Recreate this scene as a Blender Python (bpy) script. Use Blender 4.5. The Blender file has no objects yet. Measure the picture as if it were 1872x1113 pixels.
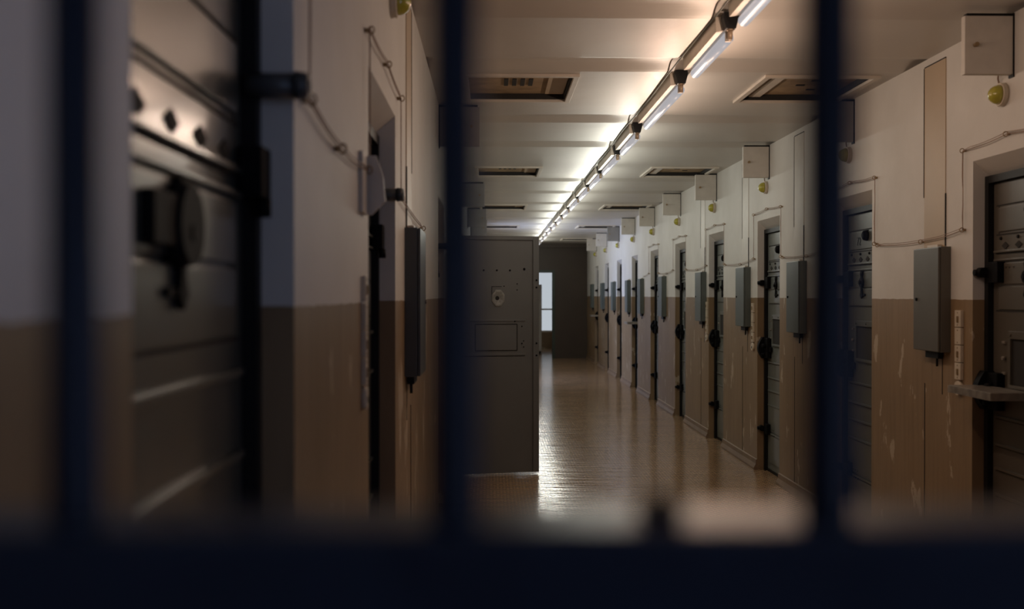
import bpy, bmesh, math, random
from mathutils import Vector, Matrix
random.seed(7)
C = bpy.context.scene.collection
SC = bpy.context.scene

# ---------------------------------------------------------------- camera, world, exposure, daylight
F = 1906.0
CAMZ = 1.474
cam_d = bpy.data.cameras.new('camera')
cam = bpy.data.objects.new('camera', cam_d); C.objects.link(cam)
cam.location = (0, 0, CAMZ)
cam.rotation_euler = (math.radians(90 - 0.496), 0, math.radians(-1.142))
cam_d.sensor_width = 36.0
cam_d.lens = 36.0 * F / 1872.0
cam_d.clip_start = 0.02
cam_d.dof.use_dof = True
cam_d.dof.focus_distance = 7.5
cam_d.dof.aperture_fstop = 36.65 / 14.0
SC.camera = cam
SC.view_settings.view_transform = 'Standard'
SC.view_settings.look = 'None'
SC.view_settings.gamma = 1.0
SC.view_settings.use_curve_mapping = False
SC.view_settings.exposure = 0.0
w = bpy.data.worlds.new('world'); SC.world = w; w.use_nodes = True
w.node_tree.nodes['Background'].inputs[0].default_value = (0.75, 0.85, 1.0, 1)
w.node_tree.nodes['Background'].inputs[1].default_value = 0.4
SKY_BACK = 4.0     # overcast daylight in the window of the right wall, beside the camera
SKY_SIDE = 13.0     # glazed opening in the left wall
SKY_END = 0.55     # window of the room past the end wall
TUBE_GLOW = 0.42   # tube glass as seen
TUBE_W = 2.0      # watts of each lamp element per metre of tube
WARM = (1.0, 0.69, 0.51); NEUT = (0.98, 0.99, 0.88)

XL, XR, ZC, YB, YE = -0.335, 2.25, 2.691, -2.6, 24.4
DADO = 1.455

# ---------------------------------------------------------------- material helpers
def mat(name, col, rough=0.6, metal=0.0, spec=0.5, var=0.12, scale=9.0, bump=0.0, bscale=60.0, coat=0.0, emis=None, es=0.0):
    m = bpy.data.materials.new(name); m.use_nodes = True
    nt = m.node_tree; b = nt.nodes['Principled BSDF']
    b.inputs['Roughness'].default_value = rough; b.inputs['Metallic'].default_value = metal
    b.inputs['Specular IOR Level'].default_value = spec
    b.inputs['Coat Weight'].default_value = coat; b.inputs['Coat Roughness'].default_value = 0.15
    tc = nt.nodes.new('ShaderNodeNewGeometry')
    n = nt.nodes.new('ShaderNodeTexNoise'); n.inputs['Scale'].default_value = scale; n.inputs['Detail'].default_value = 5
    nt.links.new(tc.outputs['Position'], n.inputs['Vector'])
    r = nt.nodes.new('ShaderNodeValToRGB')
    r.color_ramp.elements[0].position = 0.3; r.color_ramp.elements[1].position = 0.7
    r.color_ramp.elements[0].color = tuple(c * (1 - var) for c in col) + (1,)
    r.color_ramp.elements[1].color = tuple(min(1, c * (1 + var)) for c in col) + (1,)
    nt.links.new(n.outputs['Fac'], r.inputs['Fac']); nt.links.new(r.outputs['Color'], b.inputs['Base Color'])
    if bump:
        n2 = nt.nodes.new('ShaderNodeTexNoise'); n2.inputs['Scale'].default_value = bscale; n2.inputs['Detail'].default_value = 3
        nt.links.new(tc.outputs['Position'], n2.inputs['Vector'])
        bp = nt.nodes.new('ShaderNodeBump'); bp.inputs['Strength'].default_value = bump; bp.inputs['Distance'].default_value = 0.01
        nt.links.new(n2.outputs['Fac'], bp.inputs['Height']); nt.links.new(bp.outputs['Normal'], b.inputs['Normal'])
    if emis:
        b.inputs['Emission Color'].default_value = emis + (1,); b.inputs['Emission Strength'].default_value = es
    return m

def lit(name, col, s):
    m = bpy.data.materials.new(name); m.use_nodes = True; nt = m.node_tree
    b = nt.nodes['Principled BSDF']; b.inputs['Base Color'].default_value = (0.02, 0.02, 0.02, 1); b.inputs['Roughness'].default_value = 0.4
    b.inputs['Specular IOR Level'].default_value = 0.1
    b.inputs['Emission Color'].default_value = col + (1,); b.inputs['Emission Strength'].default_value = s
    return m

def wall_mat(name):
    """two-tone painted plaster: cream above the dado line, tan gloss paint below, with flaked patches"""
    m = bpy.data.materials.new(name); m.use_nodes = True; nt = m.node_tree; L = nt.links.new
    b = nt.nodes['Principled BSDF']
    g = nt.nodes.new('ShaderNodeNewGeometry'); sep = nt.nodes.new('ShaderNodeSeparateXYZ'); L(g.outputs['Position'], sep.inputs[0])
    def math_(op, a, c=None, clamp=False):
        n = nt.nodes.new('ShaderNodeMath'); n.operation = op; n.use_clamp = clamp
        for i, v in enumerate((a, c)):
            if v is None: continue
            if isinstance(v, (int, float)): n.inputs[i].default_value = v
            else: L(v, n.inputs[i])
        return n.outputs[0]
    def noise(scale, detail=5, vec=None, rough=0.55):
        n = nt.nodes.new('ShaderNodeTexNoise'); n.inputs['Scale'].default_value = scale; n.inputs['Detail'].default_value = detail
        n.inputs['Roughness'].default_value = rough
        L(vec or g.outputs['Position'], n.inputs['Vector']); return n.outputs['Fac']
    def mp(sx, sy, sz, off=(0, 0, 0)):
        n = nt.nodes.new('ShaderNodeMapping'); n.inputs['Scale'].default_value = (sx, sy, sz); n.inputs['Location'].default_value = off
        L(g.outputs['Position'], n.inputs['Vector']); return n.outputs[0]
    def ramp(f, p0, c0, p1, c1):
        n = nt.nodes.new('ShaderNodeValToRGB'); e = n.color_ramp.elements
        e[0].position = p0; e[0].color = c0 + (1,); e[1].position = p1; e[1].color = c1 + (1,); L(f, n.inputs['Fac']); return n.outputs['Color']
    def mix(f, a, c):
        n = nt.nodes.new('ShaderNodeMix'); n.data_type = 'RGBA'; L(f, n.inputs['Factor'])
        L(a, n.inputs['A']); L(c, n.inputs['B']); return n.outputs['Result']
    edge = math_('ADD', DADO, math_('MULTIPLY', math_('SUBTRACT', noise(14), 0.5), 0.012))
    low = math_('LESS_THAN', sep.outputs['Z'], edge)
    cream = ramp(noise(2.2), 0.3, (0.66, 0.635, 0.59), 0.7, (0.75, 0.73, 0.69))
    tan = ramp(noise(3.0, vec=mp(1, 1, .5)), 0.3, (0.265, 0.18, 0.10), 0.7, (0.325, 0.225, 0.13))
    # vertical grime streaks of the tan paint
    tan2 = ramp(noise(7, vec=mp(1, 6, .25)), 0.45, (0, 0, 0), 0.75, (0.5, 0.5, 0.5))
    dk = nt.nodes.new('ShaderNodeRGB'); dk.outputs[0].default_value = (0.185, 0.12, 0.068, 1)
    tanm = mix(tan2, tan, dk.outputs[0])
    flake_f = math_('MULTIPLY', noise(4.5, 7, vec=mp(1, 1.6, .62, (3.1, 0.4, 1.9)), rough=0.62), 1.0)
    band = math_('MULTIPLY', math_('GREATER_THAN', flake_f, 0.62), low)
    fl = nt.nodes.new('ShaderNodeRGB'); fl.outputs[0].default_value = (0.5, 0.41, 0.30, 1)
    col = mix(low, cream, tanm); col = mix(band, col, fl.outputs[0])
    # tiny chips showing plaster in the cream paint
    chip = math_('MULTIPLY', math_('GREATER_THAN', noise(30, 4, vec=mp(1, 1, 1, (9, 2, 4))), 0.775), 0.7)
    ch = nt.nodes.new('ShaderNodeRGB'); ch.outputs[0].default_value = (0.3, 0.22, 0.15, 1)
    col = mix(chip, col, ch.outputs[0])
    L(col, b.inputs['Base Color'])
    rr = math_('SUBTRACT', 0.62, math_('MULTIPLY', low, 0.18)); L(rr, b.inputs['Roughness'])
    b.inputs['Specular IOR Level'].default_value = 0.4
    hgt = math_('SUBTRACT', math_('MULTIPLY', noise(11, 6), 0.7), math_('MULTIPLY', band, 0.15))
    bp = nt.nodes.new('ShaderNodeBump'); bp.inputs['Strength'].default_value = 0.22; bp.inputs['Distance'].default_value = 0.012
    L(hgt, bp.inputs['Height']); L(bp.outputs['Normal'], b.inputs['Normal'])
    return m

def floor_mat():
    m = bpy.data.materials.new('floor_lino'); m.use_nodes = True; nt = m.node_tree; L = nt.links.new
    b = nt.nodes['Principled BSDF']; g = nt.nodes.new('ShaderNodeNewGeometry')
    mpn = nt.nodes.new('ShaderNodeMapping'); L(g.outputs['Position'], mpn.inputs['Vector'])
    mpn.inputs['Rotation'].default_value = (0, 0, math.radians(45))
    br = nt.nodes.new('ShaderNodeTexBrick'); L(mpn.outputs[0], br.inputs['Vector'])
    br.inputs['Scale'].default_value = 1.0; br.inputs['Brick Width'].default_value = 0.036; br.inputs['Row Height'].default_value = 0.036
    br.inputs['Mortar Size'].default_value = 0.007; br.inputs['Mortar Smooth'].default_value = 0.3; br.offset = 0.0; br.offset_frequency = 2
    br.inputs['Color1'].default_value = (0.64, 0.44, 0.27, 1); br.inputs['Color2'].default_value = (0.55, 0.37, 0.22, 1)
    br.inputs['Mortar'].default_value = (0.28, 0.165, 0.09, 1)
    n = nt.nodes.new('ShaderNodeTexNoise'); n.inputs['Scale'].default_value = 1.6; n.inputs['Detail'].default_value = 6
    L(g.outputs['Position'], n.inputs['Vector'])
    r = nt.nodes.new('ShaderNodeValToRGB'); r.color_ramp.elements[0].position = 0.3; r.color_ramp.elements[1].position = 0.7
    r.color_ramp.elements[0].color = (0.78, 0.76, 0.74, 1); r.color_ramp.elements[1].color = (1, 1, 1, 1); L(n.outputs['Fac'], r.inputs['Fac'])
    mx = nt.nodes.new('ShaderNodeMix'); mx.data_type = 'RGBA'; mx.blend_type = 'MULTIPLY'; mx.inputs['Factor'].default_value = 1.0
    L(br.outputs['Color'], mx.inputs['A']); L(r.outputs['Color'], mx.inputs['B']); L(mx.outputs['Result'], b.inputs['Base Color'])
    b.inputs['Specular IOR Level'].default_value = 0.9
    r2 = nt.nodes.new('ShaderNodeValToRGB'); r2.color_ramp.elements[0].color = (0.07,) * 3 + (1,); r2.color_ramp.elements[1].color = (0.21,) * 3 + (1,)
    n3 = nt.nodes.new('ShaderNodeTexNoise'); n3.inputs['Scale'].default_value = 4; n3.inputs['Detail'].default_value = 5
    L(g.outputs['Position'], n3.inputs['Vector']); L(n3.outputs['Fac'], r2.inputs['Fac']); L(r2.outputs['Color'], b.inputs['Roughness'])
    # the sheet lies in faint waves across the corridor
    mp2 = nt.nodes.new('ShaderNodeMapping'); mp2.inputs['Scale'].default_value = (1.6, 9.0, 1); L(g.outputs['Position'], mp2.inputs['Vector'])
    n2 = nt.nodes.new('ShaderNodeTexNoise'); n2.inputs['Scale'].default_value = 1.5; n2.inputs['Detail'].default_value = 4; L(mp2.outputs[0], n2.inputs['Vector'])
    ad = nt.nodes.new('ShaderNodeMath'); ad.operation = 'MULTIPLY_ADD'; L(br.outputs['Fac'], ad.inputs[0]); ad.inputs[1].default_value = -0.02; L(n2.outputs['Fac'], ad.inputs[2])
    bp = nt.nodes.new('ShaderNodeBump'); bp.inputs['Strength'].default_value = 0.35; bp.inputs['Distance'].default_value = 0.02
    L(ad.outputs[0], bp.inputs['Height']); L(bp.outputs['Normal'], b.inputs['Normal'])
    return m

M = dict(
    wall=wall_mat('wall_paint'), floor=floor_mat(),
    ceiling=mat('ceiling_paint', (0.62, 0.59, 0.545), 0.45, var=0.06, scale=1.2, bump=0.15, bscale=5),
    cream=mat('cream_enamel', (0.66, 0.60, 0.52), 0.45, var=0.08, scale=6),
    plate=mat('cream_plate_paint', (0.64, 0.60, 0.54), 0.5, var=0.05, scale=14, bump=0.05, bscale=20),
    plategrey=mat('grey_plate_paint', (0.30, 0.29, 0.28), 0.5, var=0.08),
    tanstrip=mat('tan_cover_paint', (0.50, 0.385, 0.26), 0.5, var=0.06, scale=3),
    endwall=mat('brown_end_wall_paint', (0.052, 0.034, 0.021), 0.55, var=0.15, scale=1.5),
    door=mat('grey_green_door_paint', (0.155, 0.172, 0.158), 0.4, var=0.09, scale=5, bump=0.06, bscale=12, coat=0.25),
    doorwarm=mat('grey_brown_door_paint_shaded', (0.10, 0.087, 0.068), 0.4, var=0.09, scale=5, bump=0.06, bscale=12, coat=0.25),  # nearest right door; dimmer light at the near end darkened into the colour
    doorshaded=mat('grey_green_door_paint_shaded', (0.085, 0.092, 0.082), 0.42, var=0.09, scale=5, bump=0.06, bscale=12, coat=0.2),  # same door paint with the second right door's shade put into the colour
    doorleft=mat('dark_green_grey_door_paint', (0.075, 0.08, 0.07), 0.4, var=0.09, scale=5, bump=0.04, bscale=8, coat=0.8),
    railnavy=mat('navy_rail_enamel', (0.014, 0.021, 0.038), 0.32, spec=0.25, var=0.15, scale=25),
    leafin=mat('grey_door_inside_paint', (0.142, 0.150, 0.152), 0.42, var=0.07, scale=3, bump=0.05, bscale=8),
    frame=mat('dark_frame_paint', (0.012, 0.012, 0.013), 0.5, spec=0.2, var=0.2),
    black=mat('black_iron', (0.006, 0.006, 0.007), 0.65, spec=0.1, var=0.3, scale=30),
    dark=mat('dark_gap', (0.02, 0.018, 0.016), 0.8, var=0.1),
    box=mat('grey_green_box_paint', (0.105, 0.125, 0.118), 0.42, var=0.06, scale=8),
    boxwarm=mat('grey_box_paint', (0.115, 0.108, 0.09), 0.42, var=0.06, scale=8),
    boxdark=mat('slate_box_paint', (0.065, 0.072, 0.078), 0.4, var=0.08, scale=8),
    white=mat('switch_plastic', (0.66, 0.58, 0.46), 0.4, var=0.05, scale=20),
    steel=mat('worn_steel', (0.34, 0.31, 0.27), 0.38, metal=0.55, var=0.3, scale=22, bump=0.1),
    brass=mat('old_brass', (0.35, 0.25, 0.14), 0.45, metal=0.5, var=0.2),
    starter=mat('starter_can', (0.42, 0.31, 0.22), 0.4, metal=0.2, var=0.1),
    wire=mat('wire_insulation', (0.30, 0.19, 0.13), 0.6, var=0.15, scale=40),
    conduit=mat('green_grey_cable', (0.10, 0.11, 0.09), 0.6),
    yellow=mat('yellow_lamp_glass', (0.46, 0.42, 0.06), 0.15, var=0.12, scale=40, coat=0.8),
    rust=mat('rusty_hatch_board', (0.34, 0.24, 0.14), 0.7, var=0.35, scale=7),
    navy=mat('navy_gate_enamel', (0.009, 0.013, 0.025), 0.42, spec=0.18, var=0.15, scale=25, coat=0.0),
    tube=lit('tube_glass', (0.93, 0.90, 0.95), TUBE_GLOW),
    pane_back=lit('daylit_pane_cool', (0.46, 0.60, 1.0), SKY_BACK),
    pane_side=lit('daylit_pane_side', (0.50, 0.62, 1.0), SKY_SIDE),
    pane_end=lit('daylit_pane_end', (0.84, 0.92, 1.0), SKY_END),
    ink=mat('door_number_ink', (0.04, 0.05, 0.045), 0.6),
    skirt=mat('skirting_paint', (0.24, 0.16, 0.10), 0.5, var=0.15, scale=6),
)

# ---------------------------------------------------------------- mesh helpers
class MB:
    def __init__(self): self.bm = bmesh.new(); self.slots = []
    def box(self, x0, x1, y0, y1, z0, z1, mi=0, bevel=0.0):
        x0, x1 = sorted((x0, x1)); y0, y1 = sorted((y0, y1)); z0, z1 = sorted((z0, z1))
        vs = [self.bm.verts.new(p) for p in ((x0,y0,z0),(x1,y0,z0),(x1,y1,z0),(x0,y1,z0),(x0,y0,z1),(x1,y0,z1),(x1,y1,z1),(x0,y1,z1))]
        fs = [self.bm.faces.new([vs[i] for i in q]) for q in ((3,2,1,0),(4,5,6,7),(0,1,5,4),(1,2,6,5),(2,3,7,6),(3,0,4,7))]
        for f in fs: f.material_index = mi
        if bevel:
            es = list({e for f in fs for e in f.edges})
            r = bmesh.ops.bevel(self.bm, geom=es, offset=bevel, segments=2, affect='EDGES', profile=0.7)
            for f in r['faces']: f.material_index = mi
        return self
    def cyl(self, p0, p1, r0, r1=None, n=20, mi=0, smooth=True):
        p0 = Vector(p0); p1 = Vector(p1); r1 = r0 if r1 is None else r1
        ax = (p1 - p0).normalized(); t = Vector((0,0,1)) if abs(ax.z) < 0.9 else Vector((1,0,0))
        u = ax.cross(t).normalized(); v = ax.cross(u)
        ra = [self.bm.verts.new(p0 + (u*math.cos(2*math.pi*i/n) + v*math.sin(2*math.pi*i/n))*r0) for i in range(n)]
        rb = [self.bm.verts.new(p1 + (u*math.cos(2*math.pi*i/n) + v*math.sin(2*math.pi*i/n))*r1) for i in range(n)]
        for i in range(n):
            f = self.bm.faces.new((ra[i], ra[(i+1)%n], rb[(i+1)%n], rb[i])); f.smooth = smooth; f.material_index = mi
        f = self.bm.faces.new(list(reversed(ra))); f.material_index = mi
        f = self.bm.faces.new(rb); f.material_index = mi
        return self
    def prism(self, pts, axis, a, b, mi=0):
        """extrude polygon pts (2D) along axis from a to b"""
        def P(q, t):
            return {'x': (t, q[0], q[1]), 'y': (q[0], t, q[1]), 'z': (q[0], q[1], t)}[axis]
        va = [self.bm.verts.new(P(q, a)) for q in pts]; vb = [self.bm.verts.new(P(q, b)) for q in pts]
        n = len(pts)
        fs = [self.bm.faces.new(list(reversed(va))), self.bm.faces.new(vb)]
        for i in range(n): fs.append(self.bm.faces.new((va[i], va[(i+1)%n], vb[(i+1)%n], vb[i])))
        for f in fs: f.material_index = mi
        return self
    def tube(self, pts, r, n=8, mi=0):
        pts = [Vector(p) for p in pts]; rings = []
        for i, p in enumerate(pts):
            d = (pts[min(i+1, len(pts)-1)] - pts[max(i-1, 0)]).normalized()
            t = Vector((1,0,0)) if abs(d.x) < 0.9 else Vector((0,0,1))
            u = d.cross(t).normalized(); v = d.cross(u)
            rings.append([self.bm.verts.new(p + (u*math.cos(2*math.pi*k/n) + v*math.sin(2*math.pi*k/n))*r) for k in range(n)])
        for a, b in zip(rings, rings[1:]):
            for k in range(n):
                f = self.bm.faces.new((a[k], a[(k+1)%n], b[(k+1)%n], b[k])); f.smooth = True; f.material_index = mi
        self.bm.faces.new(list(reversed(rings[0]))); self.bm.faces.new(rings[-1])
        return self
    def ring(self, c, axis, R, r, n=18, m=6, mi=0):
        c = Vector(c); ax = Vector(axis).normalized(); t = Vector((0,0,1)) if abs(ax.z) < 0.9 else Vector((1,0,0))
        u = ax.cross(t).normalized(); v = ax.cross(u); rings = []
        for i in range(n):
            a = 2*math.pi*i/n; d = u*math.cos(a) + v*math.sin(a)
            rings.append([self.bm.verts.new(c + d*(R + r*math.cos(2*math.pi*k/m)) + ax*r*math.sin(2*math.pi*k/m)) for k in range(m)])
        for i in range(n):
            a, b = rings[i], rings[(i+1)%n]
            for k in range(m):
                f = self.bm.faces.new((a[k], a[(k+1)%m], b[(k+1)%m], b[k])); f.smooth = True; f.material_index = mi
        return self
    def dome(self, c, axis, R, squash=1.0, n=20, m=7, mi=0, tall=1.0):
        c = Vector(c); ax = Vector(axis).normalized(); u = Vector((0,0,1)); v = ax.cross(u).normalized(); rings = []
        for j in range(m):
            a = math.pi/2*j/m
            rings.append([self.bm.verts.new(c + (u*math.cos(2*math.pi*i/n)*tall + v*math.sin(2*math.pi*i/n))*R*math.cos(a) + ax*R*squash*math.sin(a)) for i in range(n)])
        top = self.bm.verts.new(c + ax*R*squash)
        for a, b in zip(rings, rings[1:]):
            for i in range(n):
                f = self.bm.faces.new((a[i], a[(i+1)%n], b[(i+1)%n], b[i])); f.smooth = True; f.material_index = mi
        for i in range(n):
            f = self.bm.faces.new((rings[-1][i], rings[-1][(i+1)%n], top)); f.smooth = True; f.material_index = mi
        self.bm.faces.new(list(reversed(rings[0]))).material_index = mi
        return self
    def build(self, name, mats, parent=None, loc=None):
        bmesh.ops.recalc_face_normals(self.bm, faces=self.bm.faces[:])
        me = bpy.data.meshes.new(name); self.bm.to_mesh(me); self.bm.free()
        for m in (mats if isinstance(mats, (list, tuple)) else [mats]): me.materials.append(m)
        o = bpy.data.objects.new(name, me); C.objects.link(o)
        if parent: o.parent = parent
        if loc: o.location = loc
        return o

def tag(o, label=None, cat=None, group=None, kind=None):
    if label: o['label'] = label
    if cat: o['category'] = cat
    if group: o['group'] = group
    if kind: o['kind'] = kind
    return o
def empty(name, loc=(0,0,0), rz=0.0):
    o = bpy.data.objects.new(name, None); C.objects.link(o); o.location = loc; o.rotation_euler = (0,0,rz)
    o.empty_display_size = 0.1
    return o
def copy_tree(o, parent=None):
    c = o.copy(); C.objects.link(c)
    for k in ('label', 'category', 'group'):
        if parent is None and k in c.keys() and k == 'label': del c[k]
    c.parent = parent
    for ch in list(o.children): copy_tree(ch, c)
    return c
def S(o, label, cat): return tag(o, label, cat, kind='structure')

# ---------------------------------------------------------------- the setting
R_FAR = [4.83 + 1.97*k for k in range(10)]            # far jambs, right wall
L_FAR = [1.78 + 1.87*k for k in range(12) if k != 2]  # far jambs, left wall; one bay has no door
RW, LW = 0.68, 0.80
OH, LIN = 2.03, 2.10                                  # clear height and top of the splayed reveal
SIDE_K = 8                                            # glazed opening instead of a door in the left wall
OPEN_K = 3                                            # the cell standing open
REC = 0.08
WY0, WY1, WZ0, WZ1 = -1.7, -0.4, 0.95, 2.25            # window beside the camera

def side_wall(name, X, far, wid, sgn, label):
    """sgn +1: wall body extends to +X"""
    mb = MB(); T = 0.34*sgn; y = YB
    if sgn > 0:
        mb.box(X, X+T, y, WY0, 0, ZC); mb.box(X, X+T, WY0, WY1, 0, WZ0); mb.box(X, X+T, WY0, WY1, WZ1, ZC); y = WY1
    for fy in far:
        mb.box(X, X+T, y, fy-wid, 0, ZC)
        # lintel with splayed soffit
        mb.prism([(X, LIN), (X+REC*sgn, OH), (X+T, OH), (X+T, ZC), (X, ZC)], 'y', fy-wid, fy)
        y = fy
    mb.box(X, X+T, y, YE, 0, ZC)
    return S(mb.build(name, M['wall']), label, 'wall')
side_wall('wall_right', XR, R_FAR, RW, 1, 'right corridor wall, cream above and tan below, with a row of cell doors')
side_wall('wall_left', XL, L_FAR, LW, -1, 'left corridor wall, cream above and tan below, close to the camera')

S(MB().box(XL-2.6, XR+0.4, YB-0.2, YE+5, -0.12, 0).build('floor', M['floor']), 'glossy patterned brown lino floor', 'floor')

HATCH_Y = [(5.76 + 4.1*k, 6.48 + 4.1*k) for k in range(5)]
HX = [(-0.13, 0.46), (1.54, 2.13)]
SPANS = [(3.1, 4.3), (4.52, 5.32), (5.68, 6.97), (7.38, 8.25), (8.52, 9.6), (9.85, 10.85), (11.1, 12.15), (12.4, 13.6), (13.9, 14.9), (15.2, 16.3), (16.6, 17.6), (17.9, 19.0), (19.3, 20.3), (20.6, 21.6), (22.0, 23.2)]
mb = MB()
def ceil_strip(x0, x1, y0, y1):
    """concrete planks whose joints dip upward between the lights"""
    mb.box(x0, x1, y0, y1, ZC+0.05, ZC+0.2)
    pts = [(y0, ZC+0.05)]; cur = y0; prof = [(y0, ZC)]
    for (p, q), (p2, q2) in zip(SPANS, SPANS[1:]):
        c = (q + p2)/2; hw_ = 0.17
        if c-hw_ > y0 and c+hw_ < y1:
            for i in range(13):
                t = i/12; prof.append((c-hw_ + 2*hw_*t, ZC + GROOVE*math.sin(math.pi*t)**1.3))
    prof.append((y1, ZC))
    mb.prism([(y0, ZC+0.05)] + prof + [(y1, ZC+0.05)], 'x', x0, x1)
GROOVE = 0.028
y = YB-0.2
for a, b in HATCH_Y:
    ceil_strip(XL-2.6, XR+0.4, y, a)
    for u0, u1 in ((XL-2.6, HX[0][0]), (HX[0][1], HX[1][0]), (HX[1][1], XR+0.4)): ceil_strip(u0, u1, a, b)
    y = b
ceil_strip(XL-2.6, XR+0.4, y, YE+5)
S(mb.build('ceiling', M['ceiling']), 'painted ceiling with a single row of tube lights', 'ceiling')

# end wall with the doorway to the bright room
EX0, EX1, EZ = 0.62, 1.434, 2.01
mb = MB()
mb.box(XL, EX0, YE, YE+0.2, 0, ZC); mb.box(EX1, XR, YE, YE+0.2, 0, ZC); mb.box(EX0, EX1, YE, YE+0.2, EZ, ZC)
mb.box(XL, XR, YE-0.12, YE, ZC-0.10, ZC)
S(mb.build('wall_end', M['endwall']), 'dark brown wall closing the far end of the corridor', 'wall')
mb = MB()
mb.box(EX1-0.0, EX1+0.06, YE-0.03, YE, 0, EZ+0.06); mb.box(EX0-0.06, EX0, YE-0.03, YE, 0, EZ+0.06); mb.box(EX0, EX1, YE-0.03, YE, EZ, EZ+0.06)
S(mb.build('trim_1', mat('dark_green_trim', (0.03, 0.045, 0.03), 0.5)), 'dark green trim around the far doorway', 'door trim')
# the room past it
mb = MB()
mb.box(XL, XL+0.1, YE+0.2, YE+4.6, 0, ZC); mb.box(XR-0.1, XR, YE+0.2, YE+4.6, 0, ZC); mb.box(XL+0.1, XR-0.1, YE+4.5, YE+4.6, 0, 0.45)
mb.box(XL+0.1, XR-0.1, YE+4.5, YE+4.6, 2.45, ZC)
S(mb.build('wall_end_room', M['wall']), 'walls of the bright room past the far doorway', 'wall')
w1 = S(empty('window_1', (0.95, YE+4.53, 0.45)), 'tall bright window seen through the far doorway', 'window')
mb = MB()
for x in (-1.15, -0.02, 1.11): mb.box(x, x+0.05, -0.03, 0.03, 0, 2.0)
mb.box(-1.15, 1.16, -0.03, 0.03, 0, 0.05); mb.box(-1.15, 1.16, -0.03, 0.03, 1.95, 2.0); mb.box(-1.15, 1.16, -0.03, 0.03, 0.62, 0.66)
mb.build('window_frame', M['cream'], w1)
MB().box(-1.1, 1.11, 0.035, 0.045, 0.05, 1.95).build('pane', M['pane_end'], w1)
cab = empty('cabinet', (1.12, YE+2.2, 0)); tag(cab, 'narrow beige cabinet standing in the bright room past the far doorway', 'cabinet')
MB().box(-0.16, 0.16, -0.2, 0.2, 0.06, 1.75, bevel=0.004).build('body', M['tanstrip'], cab)
MB().box(-0.155, 0.155, -0.218, -0.2, 0.08, 1.73, bevel=0.003).build('door', M['cream'], cab)
MB().box(-0.14, 0.14, -0.18, 0.18, 0.0, 0.06).build('plinth', M['frame'], cab)

# wall behind the camera, and the window beside the camera
S(MB().box(XL, XR, YB-0.2, YB, 0, ZC).build('wall_back', M['wall']), 'plain wall behind the camera side of the gate', 'wall')
w2 = S(empty('window_2', (XR+0.12, (WY0+WY1)/2, WZ0)), 'window in the right wall beside the camera', 'window')
mb = MB(); hw = (WY1-WY0)/2; hh = WZ1-WZ0
for y in (-hw, -0.02, hw-0.04): mb.box(-0.03, 0.03, y, y+0.04, 0, hh)
for z in (0, hh*0.6, hh-0.04): mb.box(-0.028, 0.028, -hw, hw, z, z+0.04)
mb.build('window_frame', M['cream'], w2)
MB().box(0.035, 0.05, -hw+0.01, hw-0.01, 0.01, hh-0.01).build('pane', M['pane_back'], w2)

# glazed opening in the left wall, far off
fy = L_FAR[SIDE_K]
w3 = S(empty('window_3', (XL-0.30, fy-LW/2, 0)), 'full height glazed opening in the left wall letting in daylight', 'window')
mb = MB()
for a in (-LW/2, LW/2-0.05): mb.box(-0.03, 0.03, a, a+0.05, 0, OH)
for z in (0, 0.8, OH-0.05): mb.box(-0.028, 0.028, -LW/2, LW/2, z, z+0.05)
mb.build('window_frame', M['cream'], w3)
MB().box(-0.05, -0.036, -LW/2, LW/2, 0, OH).build('pane', M['pane_side'], w3)

# the open cell behind the left wall
fy = L_FAR[OPEN_K]
mb = MB(); cx0, cx1, cy0, cy1 = XL-0.34-1.9, XL-0.34, fy-1.2, fy+0.4
mb.box(cx0-0.1, cx0, cy0-0.1, cy1+0.1, 0, ZC); mb.box(cx0, cx1, cy0-0.1, cy0, 0, ZC); mb.box(cx0, cx1, cy1, cy1+0.1, 0, ZC)
S(mb.build('wall_open_cell', M['wall']), 'walls of the cell behind the open door', 'wall')

# skirtings: pieces between the openings
def skirting(name, X, far, wid, s, label):
    mb = MB(); y = YB
    for fy in far + [None]:
        e = (fy - wid) if fy else YE
        mb.prism([(X, 0), (X - 0.028*s, 0), (X - 0.028*s, 0.018), (X - 0.012*s, 0.05), (X - 0.010*s, 0.085), (X, 0.09)], 'y', y, e)
        if fy: y = fy
    S(mb.build(name, M['skirt']), label, 'skirting')
skirting('baseboard_right', XR, R_FAR, RW, 1, 'low brown skirting along the right wall')
skirting('baseboard_left', XL, L_FAR, LW, -1, 'low brown skirting along the left wall')

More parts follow.
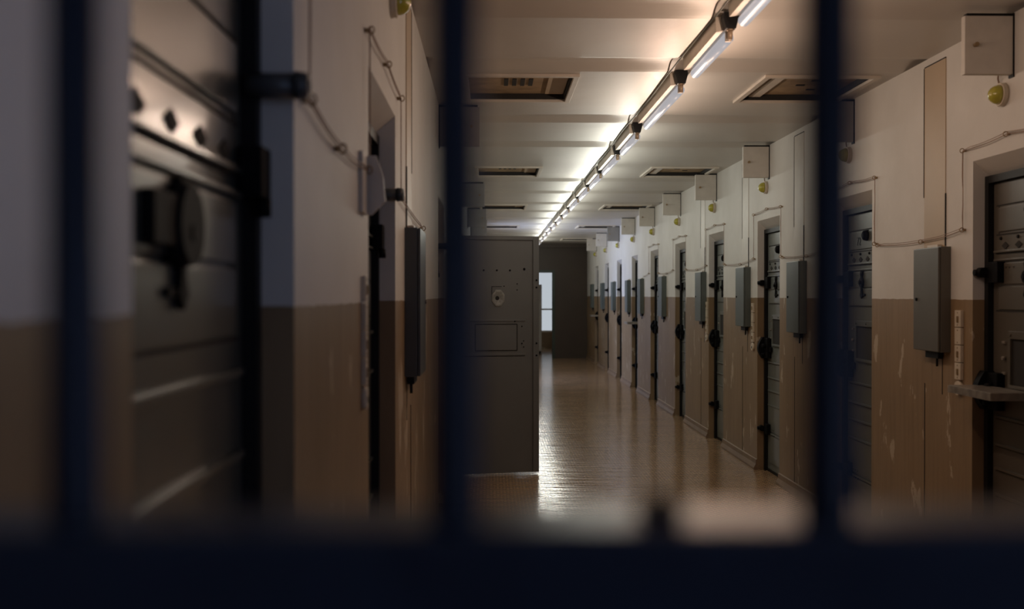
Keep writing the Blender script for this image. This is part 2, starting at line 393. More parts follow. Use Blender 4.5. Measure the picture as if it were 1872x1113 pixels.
# ---------------------------------------------------------------- cell doors
def door(name, s, W, warm=False, peep_u=0.36, top_z=1.58, barrel=False, number=None, opened=False):
    """root at floor level on the far jamb edge at the wall face. u runs towards the camera, n out of the wall.
    s=+1 right wall (n -> -X), s=-1 left wall (n -> +X)."""
    root = empty(name)
    X = lambda n: -n*s
    def bx(mb, u0, u1, n0, n1, z0, z1, mi=0, bevel=0): mb.box(X(n0), X(n1), -u0, -u1, z0, z1, mi, bevel)
    fm = MB(); fw = 0.036
    bx(fm, 0.001, fw, -0.14, -0.055, 0, OH-0.002); bx(fm, W-fw, W-0.001, -0.14, -0.055, 0, OH-0.002)
    bx(fm, fw, W-fw, -0.14, -0.055, OH-0.036, OH-0.002); bx(fm, fw, W-fw, -0.14, -0.075, 0, 0.02)
    fm.build('door_frame', M['frame'], root)
    if opened: return root
    dm = M['doorwarm'] if warm else M['doorshaded'] if number else M['door'] if s > 0 else M['doorleft']
    lf = MB(); a, b = fw+0.003, W-fw-0.003; n = -REC
    bx(lf, a, b, n-0.045, n, 0.022, OH-0.038, bevel=0.003)
    # raised panels and ribs pressed into the sheet steel
    bx(lf, a+0.06, b-0.06, n, n+0.008, 1.765, 1.875, bevel=0.003)
    bx(lf, a+0.02, b-0.02, n, n+0.012, 1.670, 1.680, bevel=0.002); bx(lf, a+0.02, b-0.02, n, n+0.012, 1.632, 1.640, bevel=0.002)
    bx(lf, a+0.06, b-0.06, n, n+0.007, 1.525, 1.622, bevel=0.003)
    bx(lf, a+0.06, b-0.06, n, n+0.007, 1.41, 1.515, bevel=0.003)
    for z in (0.917, 0.79, 0.68, 0.56, 0.325):
        bx(lf, a+0.03, b-0.03, n, n+0.010, z-0.006, z+0.006, bevel=0.002)
    bx(lf, a+0.06, b-0.06, n, n+0.006, 0.34, 0.55, bevel=0.003); bx(lf, a+0.06, b-0.06, n, n+0.006, 0.08, 0.31, bevel=0.003)
    leaf = lf.build('leaf', dm, root)
    gv = MB()   # dark gaps
    for z in (1.886, 1.752, 1.665, 1.404, 0.908, 0.781, 0.671, 0.551): bx(gv, a+0.03, b-0.03, n, n+0.0025, z-0.003, z+0.003)
    for u in (a+0.05, b-0.055): bx(gv, u, u+0.004, n, n+0.002, 1.755, 1.884)
    gv.build('panel_joint', M['dark'], leaf)
    vm = MB()   # row of diamond vent holes
    for i in range(5 if s < 0 else 4):
        u = 0.15 + i*(0.135 if s < 0 else 0.12); c = 1.700
        pts = [(-u-0.032, c), (-u, c+0.017), (-u+0.032, c), (-u, c-0.017)]
        vm.prism(pts, 'x', X(n), X(n+0.003))
    vm.build('vent_hole_row', M['dark'], leaf)
    # peephole cover: disc with a hanging teardrop on a pivot
    pm = MB(); u = peep_u
    if s < 0: pm.cyl((X(n), -u, 1.565), (X(n+0.030), -u, 1.565), 0.060, 0.052, n=28)
    if s < 0: bx(pm, u-0.03, u+0.14, n, n+0.024, 1.535, 1.60, bevel=0.004)
    pm.cyl((X(n), -u, 1.555), (X(n+0.022), -u, 1.555), 0.034, 0.028)
    pm.cyl((X(n+0.02), -u, 1.555), (X(n+0.032), -u, 1.555), 0.014, 0.011)
    pm.prism([(-u-0.012, 1.61), (-u+0.012, 1.61), (-u+0.009, 1.50), (-u+0.02, 1.475), (-u, 1.455), (-u-0.02, 1.475), (-u-0.009, 1.50)], 'x', X(n+0.008), X(n+0.018))
    pm.cyl((X(n), -u, 1.612), (X(n+0.018), -u, 1.612), 0.016)
    bx(pm, u-0.02, u+0.055, n, n+0.014, 1.472, 1.484)
    pm.build('peephole_cover', M['black'], root)
    # round bell knob
    if s > 0: MB().cyl((X(n), -0.40, 1.845), (X(n+0.03), -0.40, 1.845), 0.036, 0.03).cyl((X(n+0.03), -0.40, 1.845), (X(n+0.04), -0.40, 1.845), 0.03, 0.014).build('knob', M['black'], root)
    # food hatch
    if s < 0:
        rl = MB()
        for z in (1.350, 1.217): bx(rl, a+0.03, b-0.03, n, n+0.012, z-0.006, z+0.006, bevel=0.002)
        rl.build('rib', dm, leaf)
    if s > 0:
        hm = MB()
        bx(hm, 0.20, 0.60, n, n+0.014, 1.28, 1.315, bevel=0.002); bx(hm, 0.20, 0.222, n, n+0.014, 1.075, 1.28, bevel=0.002); bx(hm, 0.578, 0.60, n, n+0.014, 1.075, 1.28, bevel=0.002)
        bx(hm, 0.20, 0.60, n, n+0.014, 1.058, 1.075, bevel=0.002)
        for u in (0.225, 0.40, 0.575): hm.cyl((X(n+0.012), -u, 1.298), (X(n+0.019), -u, 1.298), 0.008, 0.006, n=10)
        hr = hm.build('hatch_frame', dm, root)
        hp = MB(); bx(hp, 0.223, 0.577, n, n+0.004, 1.076, 1.279); hp.build('hatch_recess', M['dark'], hr)
        hl = MB(); bx(hl, 0.135, 0.165, n, n+0.010, 1.255, 1.267, bevel=0.002); bx(hl, 0.135, 0.165, n, n+0.010, 1.115, 1.127, bevel=0.002); hl.cyl((X(n), -0.152, 1.19), (X(n+0.016), -0.152, 1.19), 0.009)
        hl.build('hatch_catch', M['steel'], root)
    # rivets on the panel band
    rv = MB()
    for i in range(5):
        for z in ((1.735,) if s > 0 else ()): rv.cyl((X(n), -(0.11+i*0.155), z), (X(n+0.008), -(0.11+i*0.155), z), 0.009, 0.006, n=10)
    for z in (1.60, 0.36, 0.31):
        for u in (0.17, 0.2, 0.24): rv.cyl((X(n), -u, z), (X(n+0.007), -u, z), 0.006, 0.005, n=8)
    rv.build('rivet_row', M['frame'], leaf)
    # bolts over the far edge of the frame
    for z, h, big in (((top_z, 0.048, 0), (1.035, 0.085, 1), (0.357, 0.042, 0)) if s > 0 else ((top_z, 0.042, 0),)):
        bm_ = MB()
        if s > 0: bx(bm_, 0.055, 0.15, n, n+0.038, z-h, z+h, bevel=0.006)
        else: bx(bm_, 0.015, 0.085, n+0.005, n+0.045, z-h, z+h, bevel=0.006)
        if big:
            pts = [(-0.012 - 0.0*math.cos(t), z) for t in ()]
            arc = [(X(-0.075), z-h*1.05)] + [(X(-0.03 + 0.037*math.sin(math.pi*i/10)), z - h*1.05 + 2.1*h*i/10) for i in range(11)] + [(X(-0.075), z+h*1.05)]
            bm_.prism([(p[0], p[1]) for p in arc], 'y', -0.012, -0.06)
            bx(bm_, 0.15, 0.19, n+0.002, n+0.02, z-0.03, z+0.01, bevel=0.004)
        bo = bm_.build('bolt', M['black'], root)
        pn = MB()
        if s < 0:
            pn.cyl((X(-0.04), -0.05, z-h-0.03), (X(-0.04), -0.05, z-h), 0.012)
        elif not big:
            pn.cyl((X(-0.030), -0.008, z), (X(-0.030), -0.058, z), 0.024); pn.cyl((X(-0.052), -0.02, z), (X(0.004), -0.02, z), 0.017, 0.014)
        else:
            pn.cyl((X(-0.045), -0.10, z+0.02), (X(-0.012), -0.10, z+0.02), 0.020, 0.016); pn.cyl((X(-0.05), -0.075, z-0.055), (X(-0.015), -0.075, z-0.055), 0.012)
        pn.build('bolt_pin', M['black'], bo)
    if barrel:
        b2 = MB(); b2.cyl((X(-0.07), -0.040, 1.822), (X(0.014), -0.040, 1.822), 0.021, n=24); b2.cyl((X(0.010), -0.040, 1.822), (X(0.030), -0.040, 1.822), 0.024, 0.022, n=24)
        b2.ring((X(0.030), -0.040, 1.822), (1, 0, 0), 0.016, 0.004)
        tag(b2.build('hinge_barrel', M['boxdark'], root), 'thick slate grey barrel jutting out of the frame')
        b3 = MB(); bx(b3, 0.012, 0.06, -0.055, -0.012, 1.60, 1.66, bevel=0.006); bx(b3, 0.02, 0.05, -0.055, -0.020, 1.66, 1.72, bevel=0.006)
        b3.bm.free()
    if number:
        cu = bpy.data.curves.new('num', 'FONT'); cu.body = number; cu.size = 0.075; cu.extrude = 0.001; cu.align_x = 'CENTER'
        t = bpy.data.objects.new('num', cu); me = bpy.data.meshes.new_from_object(t)
        bpy.data.objects.remove(t)
        o = bpy.data.objects.new('door_number', me); C.objects.link(o); me.materials.clear(); me.materials.append(M['ink'])
        o.parent = root; o.location = (X(n+0.0095), -0.26, 1.79); o.rotation_euler = (math.pi/2, 0, -math.pi/2 if s > 0 else math.pi/2)
    return root

def flap(name, s, loc, label):
    """hatch flap folded down into a shelf; loc is the far edge at the wall face"""
    r = empty(name, loc); X = lambda n: -n*s
    mb = MB(); mb.box(X(-0.055), X(0.125), -0.03, -0.44, 0, 0.024, bevel=0.004); mb.build('shelf_board', M['steel'], r)
    mb = MB(); mb.box(X(0.122), X(0.128), -0.028, -0.442, -0.010, 0.022); mb.box(X(-0.055), X(0.125), -0.438, -0.444, -0.010, 0.022); mb.box(X(-0.055), X(0.125), -0.026, -0.032, -0.010, 0.022)
    mb.build('shelf_lip', M['steel'], r)
    mb = MB(); mb.box(X(-0.078), X(-0.055), -0.10, -0.38, -0.012, 0.010, bevel=0.003); mb.build('hinge', M['black'], r)
    return tag(r, label, 'hatch shelf', 'fold-down hatch shelves on the right doors')

where_r = ['nearest on the right, cut off by the frame, with its hatch shelf down', 'second on the right, half behind the right gate bar, numbered 72',
  'third on the right, between two electrical boxes', 'fourth on the right, past the third box', 'fifth on the right, seen almost edge on',
  'sixth on the right, seen as a black strip', 'seventh on the right, with a small hatch shelf down', 'eighth on the right, in bluish daylight',
  'ninth on the right, small in the distance', 'last on the right, beside the dark end wall']
pr = door('door_1', 1, RW, warm=True); pr.location = (XR, R_FAR[0], 0); S(pr, 'grey-brown steel cell door, ' + where_r[0], 'door')
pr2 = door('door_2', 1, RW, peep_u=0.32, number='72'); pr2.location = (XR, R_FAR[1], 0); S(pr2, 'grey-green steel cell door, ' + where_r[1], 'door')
pr3 = door('door_3', 1, RW, peep_u=0.32); pr3.location = (XR, R_FAR[2], 0); S(pr3, 'pale grey-green steel cell door, ' + where_r[2], 'door')
nd = 4
for k in range(3, 10):
    o = copy_tree(pr3); o.name = 'door_%d' % nd; nd += 1
    o.location = (XR, R_FAR[k], 0); S(o, 'steel cell door, ' + where_r[k], 'door')
where_l = ['nearest on the left, big and blurred, between the two left gate bars', 'second on the left, a thin black strip with a plate above it',
  'third on the left, behind the middle gate bar']
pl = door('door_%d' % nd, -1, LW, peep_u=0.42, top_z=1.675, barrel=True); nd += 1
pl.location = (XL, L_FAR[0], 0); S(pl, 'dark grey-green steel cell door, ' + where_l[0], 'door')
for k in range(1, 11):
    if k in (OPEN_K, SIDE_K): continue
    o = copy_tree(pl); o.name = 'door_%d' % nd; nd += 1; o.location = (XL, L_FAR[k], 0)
    if k < 3: S(o, 'steel cell door, ' + where_l[k], 'door')
    else:
        S(o, 'steel cell door in the left wall beyond the open grey leaf', 'door'); o['group'] = 'left doors beyond the open leaf'

# the open door: frame plus leaf swung across the corridor
od = door('door_%d' % nd, -1, LW, opened=True); od.location = (XL, L_FAR[OPEN_K], 0)
S(od, 'grey steel cell door standing open across the corridor, inside face to the camera', 'door')
lw, lh = 0.782, 1.944
piv = (-0.045, -LW+0.02, 0.017)   # hinge line relative to the root
ang = math.radians(11.0)
lf = MB(); lf.box(0, lw, -0.022, 0.022, 0, lh, bevel=0.003)
rim = 0.05
lf.box(lw-rim, lw, -0.036, -0.022, 0, lh, bevel=0.003); lf.box(0, lw-rim, -0.036, -0.022, lh-0.032, lh, bevel=0.003); lf.box(0, rim, -0.036, -0.022, 0, lh-0.032, bevel=0.003)
leaf = lf.build('leaf', M['leafin'], od, piv); leaf.rotation_euler = (0, 0, ang)
def bxl(mb, u0, u1, z0, z1, t=0.003, bevel=0): mb.box(u0, u1, -0.022-t, -0.022, z0-0.017, z1-0.017, bevel=bevel)
# dish round the spy hole
cu, cz = 0.44, 1.452-0.017
dm_ = bmesh.new(); NO = 8
prof = [(0.060, -0.023), (0.056, -0.030), (0.046, -0.031), (0.018, -0.025), (0.010, -0.024)]
rings = [[dm_.verts.new((cu + r*math.cos(2*math.pi*(i+.5)/NO), yy, cz + r*1.25*math.sin(2*math.pi*(i+.5)/NO))) for i in range(NO)] for r, yy in prof]
for a_, b_ in zip(rings, rings[1:]):
    for i in range(NO): dm_.faces.new((a_[i], a_[(i+1)%NO], b_[(i+1)%NO], b_[i]))
q = MB(); q.bm.free(); q.bm = dm_; q.build('spy_hole_dish', mat('scuffed_dish_paint', (0.26, 0.265, 0.25), 0.35, var=0.2, scale=40), leaf)
MB().cyl((cu-0.008, -0.022, cz), (cu-0.008, -0.0275, cz), 0.017, n=12).build('spy_hole', M['dark'], leaf)
g_ = MB()
bxl(g_, cu-0.055, cu+0.03, 1.545, 1.549); bxl(g_, cu-0.055, cu-0.051, 1.47, 1.545)
g_.build('plate_edge', M['frame'], leaf)
h_ = MB(); x0, x1, z0, z1 = 0.25, 0.60, 1.022, 1.238
bxl(h_, x0, x1, z1-0.004, z1+0.004, 0.002); bxl(h_, x0, x1, z0-0.003, z0+0.003, 0.002); bxl(h_, x1-0.004, x1+0.003, z0, z1, 0.002); bxl(h_, x0-0.004, x0, z0, z1, 0.002)
bxl(h_, 0.10, 0.665, 0.974, 0.979, 0.002)
h_.build('hatch_gap', M['dark'], leaf)
h2 = MB(); bxl(h2, x0+0.002, x1-0.006, z0+0.004, z1-0.005, 0.004, 0.002); bxl(h2, 0.10, 0.67, 1.262, 1.278, 0.006, 0.002); bxl(h2, 0.10, 0.67, 0.981, 0.998, 0.005, 0.002)
h2.build('hatch_panel', M['leafin'], leaf)
rv = MB()
for (u, z, r) in ((0.43, 1.68, .008), (0.32, 1.68, .008), (0.54, 1.68, .008), (0.66, 1.69, .011), (0.64, 1.22, .006), (0.64, 1.08, .006), (0.655, 1.10, .005), (0.655, 1.05, .005), (0.58, 1.262, .007), (0.60, 1.57, .005), (0.60, 1.52, .005), (0.49, 1.55, .005)):
    rv.cyl((u, -0.022, z-0.017), (u, -0.030, z-0.017), r, r*.7, n=10)
for z in (1.60, 1.54, 1.08, 0.98): rv.cyl((lw-0.022, -0.036, z-0.017), (lw-0.022, -0.041, z-0.017), 0.008, n=10)
rv.build('stud_row', M['black'], leaf)
hb = MB()
for z in (0.25, 1.0, 1.72): hb.cyl((-0.004, -0.03, z-0.05), (-0.004, -0.03, z+0.05), 0.014)
hb.build('hinge', M['black'], leaf)

flap('hatch_shelf', 1, (XR, R_FAR[0], 1.035), 'worn steel hatch shelf folded down at the nearest right door')
flap('hatch_shelf', 1, (XR, R_FAR[6], 1.035), 'small steel hatch shelf folded down on the seventh right door')
flap('hatch_shelf', 1, (XR, R_FAR[9], 1.035), 'tiny steel hatch shelf folded down on the last right door')

# ---------------------------------------------------------------- electrical boxes
def ebox(s, loc, L_, H, D, m, lock='black', cable=True):
    r = empty('electrical_box', loc); X = lambda n: -n*s
    MB().box(X(0), X(D-0.012), 0, L_, 0, H, bevel=0.003).build('body', m, r)
    d = MB().box(X(D-0.010), X(D), 0.003, L_-0.003, 0.003, H-0.003, bevel=0.003).build('box_door', m, r)
    MB().cyl((X(D), L_-0.045, H*0.5), (X(D+0.006), L_-0.045, H*0.5), 0.008, n=12).build('lock', M[lock], d)
    if cable:
        mb = MB(); mb.box(X(0.004), X(0.03), L_*0.25, L_*0.75, -0.035, 0, bevel=0.003); mb.cyl((X(0.015), L_*0.4, -0.075), (X(0.015), L_*0.4, -0.03), 0.006, n=8)
        mb.build('cable_entry', M['frame'], r)
        MB().box(X(0.006), X(0.028), L_*0.3, L_*0.7, H, H+0.014).build('top_entry', M['cream'], r)
    return r
BOXR = [5.06, 7.39, 9.0, 10.86, 13.35, 15.3, 16.75, 18.75, 20.62, 22.75]
lab = ['grey box with closed door, nearest on the right, above the flaked tan wall', 'slate grey-green box left of the right gate bar, second on the right', 'grey-green box between the third and fourth right doors, a switch strip under its right side',
 'pale grey-green box just past the fourth right door', 'blue-grey box beyond the fifth right door', 'blue-grey box past the sixth right door', 'small box just past the hatch shelf on the seventh door',
 'narrow bluish box in the daylit stretch of right wall', 'tiny grey box second from the end on the right', 'tiny grey box nearest the dark end wall']
b0 = ebox(1, (XR, BOXR[0], 1.194), 0.305, 0.52, 0.062, M['boxwarm'])
tag(b0, lab[0], 'electrical box', 'electrical boxes along the right wall')
b1 = ebox(1, (XR, BOXR[1], 1.202), 0.305, 0.52, 0.062, M['box']); tag(b1, lab[1], 'electrical box', 'electrical boxes along the right wall')
for k in range(2, 10):
    o = copy_tree(b1); o.location = (XR, BOXR[k], 1.202); tag(o, lab[k], 'electrical box', 'electrical boxes along the right wall')
lb = ebox(-1, (XL, 4.04, 1.158), 0.34, 0.58, 0.060, M['boxdark'], lock='steel'); tag(lb, 'dark slate electrical box on the left wall, left of the middle gate bar', 'electrical box')

# ---------------------------------------------------------------- switch stacks
def stack(s, loc):
    r = empty('switch_stack', loc); X = lambda n: -n*s
    for i in range(4):
        z = 0.338 - i*0.084
        p = MB(); p.box(X(0), X(0.016), 0, 0.064, z, z+0.080, bevel=0.003)
        pl_ = p.build('switch_plate', M['white'], r)
        t = MB()
        if i != 1:
            t.box(X(0.016), X(0.022), 0.022, 0.036, z+0.022, z+0.052, bevel=0.002)
            t.build('toggle', M['brass'], pl_)
        for zz in (z+0.068, z+0.010): MB().cyl((X(0.016), 0.032, zz), (X(0.018), 0.032, zz), 0.003, n=8).build('screw', M['brass'], pl_)
    MB().cyl((X(0), 0.032, 0.045), (X(0.018), 0.032, 0.045), 0.036, 0.033, n=24).build('socket', M['white'], r)
    MB().cyl((X(0.018), 0.032, 0.040), (X(0.0195), 0.032, 0.040), 0.011, n=12).build('socket_hole', M['dark'], r)
    return r
st = stack(1, (XR, 4.92, 0.985)); tag(st, 'column of four cream switches over a round socket, beside the nearest right door', 'switches', 'switch columns')
for s_, loc, l_ in ((1, (XR, 8.86, 0.99), 'switch column under the third box, beside the third right door'), (1, (XR, 10.77, 0.99), 'thin switch column beside the fourth right door')):
    o = copy_tree(st); o.location = loc; tag(o, l_, 'switches', 'switch columns')
o = stack(-1, (XL, 2.69, 1.17)); o.scale = (0.8, 0.6, 0.85); tag(o, 'blurred switch column on the left wall, before the second left door', 'switches', 'switch columns')

# ---------------------------------------------------------------- signal plates with yellow lamps under them
def plate(s, loc, m, wdt=0.215):
    r = empty('signal_plate', loc); X = lambda n: -n*s
    MB().box(X(0.006), X(wdt), 0, 0.035, 0.012, 0.262, bevel=0.003).build('plate', m, r)
    mb = MB(); mb.box(X(0), X(0.006), -0.003, 0.040, 0.0, 0.274); mb.box(X(0), X(wdt*0.95), 0.004, 0.036, 0.262, 0.2735)
    mb.build('back_frame', M['frame'], r)
    MB().cyl((X(wdt*0.8), 0, 0.135), (X(wdt*0.8), -0.018, 0.135), 0.008, 0.006, n=12).cyl((X(wdt*0.8), -0.016, 0.135), (X(wdt*0.8-0.0), -0.024, 0.135), 0.010, n=12).build('knob', M['brass'], r)
    return r
def ylamp(s, loc):
    r = empty('wall_lamp', loc); X = lambda n: -n*s
    MB().cyl((X(0), 0, 0), (X(0.022), 0, 0), 0.052, 0.048, n=28).ring((X(0.020), 0, 0), (1, 0, 0), 0.047, 0.005, n=28).build('lamp_base', M['white'], r)
    MB().dome((X(0.022), 0, 0), (X(1), 0, 0), 0.043, squash=1.1).build('lamp_shade', M['yellow'], r)
    mb = MB(); mb.tube([(X(0.01), 0.02, 0.045), (X(0.012), 0.03, 0.075), (X(0.008), 0.035, 0.10)], 0.004); mb.build('cord', M['wire'], r)
    return r
far_r = ['nearest on the right', 'second on the right, right of the right gate bar', 'third on the right', 'fourth on the right', 'fifth on the right', 'sixth on the right', 'seventh on the right', 'eighth on the right', 'ninth on the right', 'last on the right by the end wall']
pp = plate(1, (XR, R_FAR[0]-0.38, 2.414), M['plate']); tag(pp, 'cream metal plate under the ceiling, ' + far_r[0], 'plate', 'cream plates under the ceiling on the right')
yl = ylamp(1, (XR, R_FAR[0]-0.29, 2.355)); tag(yl, 'round yellow wall lamp under a plate, ' + far_r[0], 'lamp', 'yellow lamps on the right wall')
pg = plate(1, (XR, 0, 0), M['plategrey'])
pgs = [pg]
for k in range(1, 10):
    if k in (1, 7):
        o = pg if k == 1 else copy_tree(pg)
    else: o = copy_tree(pp)
    o.location = (XR, R_FAR[k]-0.38, 2.414)
    tag(o, ('grey' if k in (1, 7) else 'cream') + ' metal plate under the ceiling, ' + far_r[k], 'plate', 'cream plates under the ceiling on the right' if k not in (1, 7) else 'grey plates under the ceiling on the right')
    o = copy_tree(yl); o.location = (XR, R_FAR[k]-0.29, 2.355); tag(o, 'yellow wall lamp under a plate, ' + far_r[k], 'lamp', 'yellow lamps on the right wall')
far_l = {0: 'nearest on the left, above the frame', 1: 'second on the left at the top edge of the photo', 2: 'third on the left behind the middle gate bar', 3: 'fourth on the left, poking past the middle gate bar'}
gl = plate(-1, (XL, 0, 2.414), M['plategrey'], wdt=0.262); first = True
yll = ylamp(-1, (XL, 0, 2.41)); fl_ = True
for k in (1, 3, 5, 7, 9):
    if k == 1: continue
    yy = {3: 6.66, 5: 11.2, 7: 14.5, 9: 16.6}[k]
    o = gl if first else copy_tree(gl); first = False; o.location = (XL, yy, 2.414)
    tag(o, {3: 'slate grey plate on the left under the ceiling, peeking past the middle gate bar', 5: 'small grey plate on the left under the ceiling, above the open door near the bar', 7: 'small grey plate on the left under the ceiling, further back', 9: 'small dark plate seen just above the top edge of the open door'}[k], 'plate', 'grey plates under the ceiling on the left')
for k in range(1, 2):
    o = yll if fl_ else copy_tree(yll); fl_ = False; o.location = (XL, L_FAR[k]-0.16, 2.45)
    tag(o, 'round yellow wall lamp, ' + far_l[k], 'lamp', 'yellow lamps on the left wall')

# small bent plate on the left wall at the second left door
r = empty('bracket_plate', (XL, 2.64, 1.685)); tag(r, 'bent grey-beige metal plate on the left wall before the second left door', 'bracket')
MB().prism([(0, 0.0), (0.022, 0.0), (0.058, 0.035), (0.052, 0.10), (0.034, 0.155), (0, 0.155)], 'y', 0.10, 0.112).build('plate', M['plate'], r)
MB().box(0, 0.012, 0, 0.10, 0.0, 0.155, bevel=0.003).build('back_plate', M['plate'], r)

# ---------------------------------------------------------------- duct cover strips
def strip(i, s, y0, y1, upper, low_lines, zt=2.648, label=''):
    X0 = XR if s > 0 else XL; X = lambda n: X0 - n*s
    r = empty('trim_%d' % i, (X0, y0, 0)); S(r, label, 'wall strip'); X = lambda n: -n*s
    d = y1 - y0
    MB().box(X(0), X(0.004), 0, d, DADO+0.26, zt).build('strip_board', upper, r)
    mb = MB()
    mb.box(X(0), X(0.006), d, d+0.006, 1.98, zt); mb.box(X(0), X(0.005), 0, d, zt, zt+0.006)
    mb.box(X(0), X(0.006), -0.005, 0.0, 1.72, 1.98)
    if low_lines:
        mb.box(X(0), X(0.002), d-0.01, d-0.004, 0.09, 1.02); mb.box(X(0), X(0.002), 0.03, 0.035, 0.98, 1.19)
    mb.build('gap_line', M['dark'], r)
strip(2, 1, 5.12, 5.37, M['tanstrip'], True, label='tan cover strip running up the right wall above the nearest box')
strip(3, 1, 7.46, 7.69, M['plate'], True, label='cover strip above the second box on the right wall')
strip(4, 1, 9.07, 9.29, M['plate'], True, label='cover strip above the third box on the right wall')
strip(5, 1, 10.93, 11.14, M['plate'], True, label='cover strip above the fourth box on the right wall')
strip(6, -1, 4.10, 4.34, M['tanstrip'], True, label='tan cover strip above the box on the left wall')

# ---------------------------------------------------------------- signal wires on ring eyelets
def wires(s, far, wid, x0, kmax, zl, zh, ystart, label):
    X0 = XR if s > 0 else XL; X = lambda n: X0 - n*s
    root = empty('signal_wire', (X0, ystart, zl)); tag(root, label, 'wire')
    pts = []; eyes = []
    def P(y, z): pts.append((y, z))
    def E(y, z): eyes.append((y, z)); P(y, z)
    P(ystart, zl)
    for k, fy in enumerate(far[:kmax]):
        n_ = fy - wid - 0.08; f_ = fy + 0.075
        if n_ - 0.15 > ystart: E(n_-0.05, zl)
        if n_ > ystart: E(n_, zl+0.01); E(n_, zh); 
        E((n_+f_)/2, zh+0.015); E(f_, zh)
        E(f_, zl+0.02)
        nx = (far[k+1] - wid - 0.08) if k+1 < len(far) else f_+1
        E(f_ + (nx-f_)*0.42, zl-0.012)
    for dz, rr in ((0.0, 0.0020), (0.010, 0.0016)):
        w_ = []
        for (a, b) in zip(pts, pts[1:]):
            m_ = 6
            for i in range(m_):
                t = i/m_; sag = -0.008*math.sin(math.pi*t) if abs(a[0]-b[0]) > 0.1 else 0
                jy = 0.006*math.sin(9*t+a[0]*5)*math.sin(math.pi*t)*(1 if dz else .3)
                w_.append((X(0.014) - X0, a[0]+(b[0]-a[0])*t + jy - ystart + dz*0.4*(1 if abs(a[0]-b[0]) < 0.1 else 0), a[1]+(b[1]-a[1])*t + sag + dz*(1 if abs(a[0]-b[0]) > 0.1 else 0) - zl))
        w_.append((X(0.014) - X0, pts[-1][0]-ystart, pts[-1][1]-zl))
        MB().tube(w_, rr, n=6).build('wire', M['wire'], root)
    e0 = None
    for (y, z) in eyes:
        if e0 is None:
            mb = MB(); mb.ring((X(0.018)-X0, 0, 0), (0.5, 0.85, 0), 0.010, 0.0022, n=14); mb.cyl((0, 0, 0), (X(0.012)-X0, 0, 0), 0.006, n=10)
            e0 = mb.build('eyelet', M['brass'], root); e = e0
        else:
            e = e0.copy(); C.objects.link(e); e.parent = root
        e.location = (0, y-ystart, z-zl)
wires(1, R_FAR, RW, 0, 6, 1.765, 2.16, 3.75, 'thin brown signal wire on ring eyelets running around the right doors')
wires(-1, L_FAR, LW, 0, 2, 1.80, 2.175, 0.60, 'thin brown signal wire on ring eyelets running around the left doors')

# ---------------------------------------------------------------- tube lights
spans = [(3.1, 4.3), (4.52, 5.32), (5.68, 6.97), (7.38, 8.25), (8.52, 9.6), (9.85, 10.85), (11.1, 12.15), (12.4, 13.6), (13.9, 14.9), (15.2, 16.3), (16.6, 17.6), (17.9, 19.0), (19.3, 20.3), (20.6, 21.6), (22.0, 23.2)]
ords = ['cut off by the top edge of the photo', 'first whole one, its glow white on the ceiling', 'second whole tube light in front', 'third whole tube light', 'fourth whole tube light',
        'fifth whole tube light', 'sixth whole tube light', 'seventh whole tube light', 'eighth whole tube light', 'ninth whole tube light', 'tenth whole tube light', 'eleventh whole tube light', 'twelfth whole tube light', 'thirteenth whole tube light', 'last tube light before the end wall']
for i, ((a, b), od_) in enumerate(zip(spans, ords)):
    r = empty('tube_light', (1.03, a, ZC)); tag(r, 'fluorescent tube light on the ceiling, ' + od_, 'ceiling light', 'tube lights along the ceiling')
    d = b - a
    mb = MB(); mb.prism([(-0.050, 0), (0.0, 0), (0.004, -0.058), (-0.046, -0.066)], 'y', 0.03, d); mb.build('channel', M['cream'], r)
    mb = MB(); mb.cyl((0.010, 0.05, -0.086), (0.010, d-0.02, -0.086), 0.025, n=24); mb.build('tube', M['tube'], r)
    mb = MB()
    for y0 in (0.035, d-0.022): MB().box(-0.004, 0.024, y0, y0+0.016, -0.105, -0.05, bevel=0.003).build('tube_socket', M['cream'], r)
    mb = MB(); mb.prism([(-0.031, 0), (0.031, 0), (0.034, -0.020), (0.021, -0.070), (-0.021, -0.070), (-0.034, -0.020)], 'y', -0.055, 0.0); h = mb.build('starter_holder', M['frame'], r)
    MB().cyl((0, -0.036, -0.070), (0, -0.036, -0.076), 0.015, 0.015, n=16).cyl((0, -0.036, -0.076), (0, -0.036, -0.112), 0.0115, 0.011, n=16).cyl((0, -0.036, -0.112), (0, -0.036, -0.117), 0.011, 0.006, n=16).build('starter', M['starter'], h)
    n_ = 4
    for j in range(n_):
        ld = bpy.data.lights.new('tube_lamp', 'POINT'); ld.energy = TUBE_W * d / n_ * 3.4 * (1.25 if i == 1 else 1.0); ld.shadow_soft_size = 0.0
        t = min(1, max(0, (a - 5.0)/3.0)); ld.color = tuple(WARM[c]*(1-t) + NEUT[c]*t for c in range(3))
        lo = bpy.data.objects.new('tube_lamp', ld); C.objects.link(lo); lo.parent = r
        lo.location = (0, d*(j+0.5)/n_, -0.235)
# cable beside the lights
mb = MB(); pts = []
yy = 3.0
while yy < 23.4:
    pts.append((0.968 + 0.004*math.sin(yy*3.1), yy, ZC-0.010 - 0.003*math.sin(yy*2.3))); yy += 0.3
o = mb.tube(pts, 0.004, n=8).build('ceiling_cable', M['conduit']); tag(o, 'thin dark cable along the ceiling beside the tube lights', 'cable')

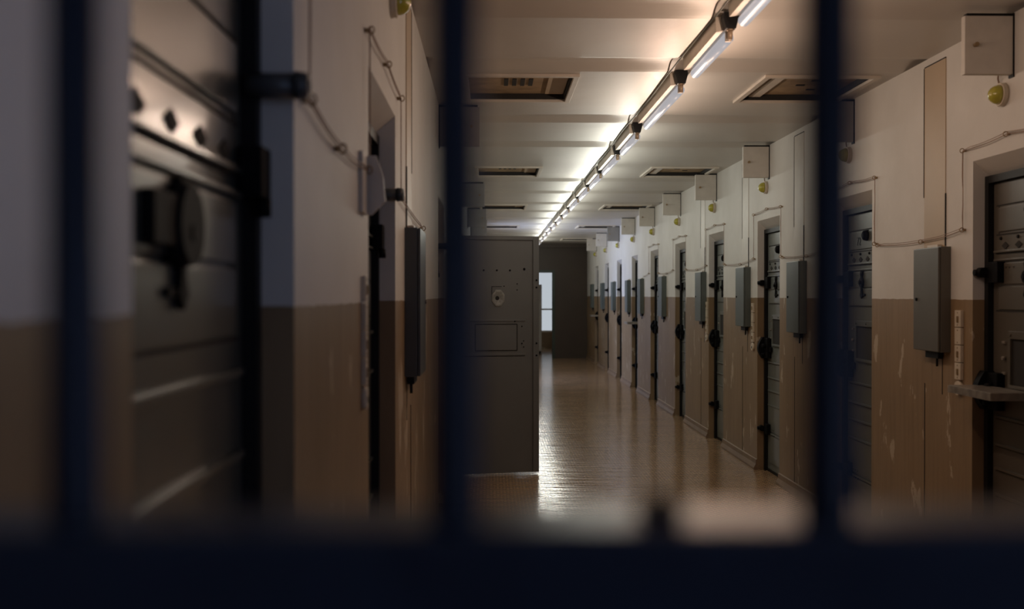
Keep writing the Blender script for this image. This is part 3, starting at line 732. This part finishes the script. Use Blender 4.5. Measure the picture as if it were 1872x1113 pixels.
# ---------------------------------------------------------------- ceiling hatches
def hatch(i, x0, x1, y0, y1, right, label):
    r = empty('ceiling_hatch', ((x0+x1)/2, (y0+y1)/2, ZC)); tag(r, label, 'ceiling hatch', 'framed ceiling hatches')
    hx, hy = (x1-x0)/2, (y1-y0)/2
    mb = MB(); t = 0.028
    mb.box(-hx-t, hx+t, -hy-t, -hy+0.004, -0.016, 0, bevel=0.003); mb.box(-hx-t, hx+t, hy-0.004, hy+t, -0.016, 0, bevel=0.003)
    mb.box(-hx-t, -hx+0.004, -hy, hy, -0.016, 0, bevel=0.003); mb.box(hx-0.004, hx+t, -hy, hy, -0.016, 0, bevel=0.003)
    mb.build('hatch_trim', M['cream'], r)
    mb = MB(); mb.box(-hx+0.001, hx-0.001, -hy+0.001, hy-0.001, 0.034, 0.046); bd = mb.build('hatch_board', M['rust'], r)
    mb = MB()
    if right:
        mb.box(-hx+0.06, -hx+0.13, -hy+0.02, hy-0.02, 0.016, 0.034)
        mb.build('batten', M['cream'], bd)
        mb = MB()
        for (u, v, l) in ((0.0, 0.05, .05), (0.06, -0.08, .06), (0.1, 0.18, .05), (-0.05, -0.2, .03)): mb.box(u-l/2, u+l/2, v-0.012, v+0.012, 0.029, 0.034)
        mb.build('slot', M['dark'], bd)
    else:
        mb.box(hx-0.13, hx-0.02, -hy+0.05, hy-0.05, 0.024, 0.034); mb.build('batten', M['tanstrip'], bd)
        mb = MB()
        for q in range(4): mb.box(-0.09+q*0.048, -0.065+q*0.048, -0.10, 0.09, 0.029, 0.034)
        mb.build('slot', M['dark'], bd)
    mb = MB(); mb.box(hx-0.012, hx-0.002, -hy+0.002, hy-0.002, 0.0, 0.034); mb.box(-hx+0.002, hx-0.012, hy-0.012, hy-0.002, 0.0, 0.034)
    mb.build('inner_edge', M['dark'], r)
hl = ['nearest ceiling hatch on the left with four dark slots', 'second ceiling hatch on the left', 'third ceiling hatch on the left', 'fourth ceiling hatch on the left', 'farthest ceiling hatch on the left']
hr_ = ['nearest ceiling hatch on the right, crossed by the right gate bar', 'second ceiling hatch on the right', 'third ceiling hatch on the right', 'fourth ceiling hatch on the right', 'farthest ceiling hatch on the right']
for i, (a, b) in enumerate(HATCH_Y):
    hatch(i, HX[0][0], HX[0][1], a, b, False, hl[i]); hatch(i, HX[1][0], HX[1][1], a, b, True, hr_[i])

# ---------------------------------------------------------------- gate in front of the camera
GY = 0.334
gate = empty('barred_gate', (0, GY, 0)); tag(gate, 'out of focus navy barred gate right in front of the camera', 'gate')
r0 = None; k = -1
xb = -0.0118 - 0.1203*2
while xb < XR-0.06:
    if r0 is None:
        r0 = MB().cyl((0, 0, 0.04), (0, 0, 2.64), 0.0086, n=28).build('bar', M['navy'], gate); b = r0
    else:
        b = r0.copy(); C.objects.link(b); b.parent = gate
    b.location = (xb, 0, 0); xb += 0.1203
MB().box(XL+0.02, XR-0.02, -0.016, 0.028, 1.340, 1.402, bevel=0.004).build('rail', M['railnavy'], gate)
MB().box(XL+0.02, XR-0.02, -0.016, 0.018, 0.02, 0.07, bevel=0.004).box(XL+0.02, XR-0.02, -0.016, 0.018, 2.62, 2.67, bevel=0.004).build('outer_rail', M['navy'], gate)
mb = MB().cyl((0.0555, 0.008, 1.400), (0.0555, 0.008, 1.407), 0.010, 0.006, n=16)
mb.build('rail_stud', M['black'], gate)
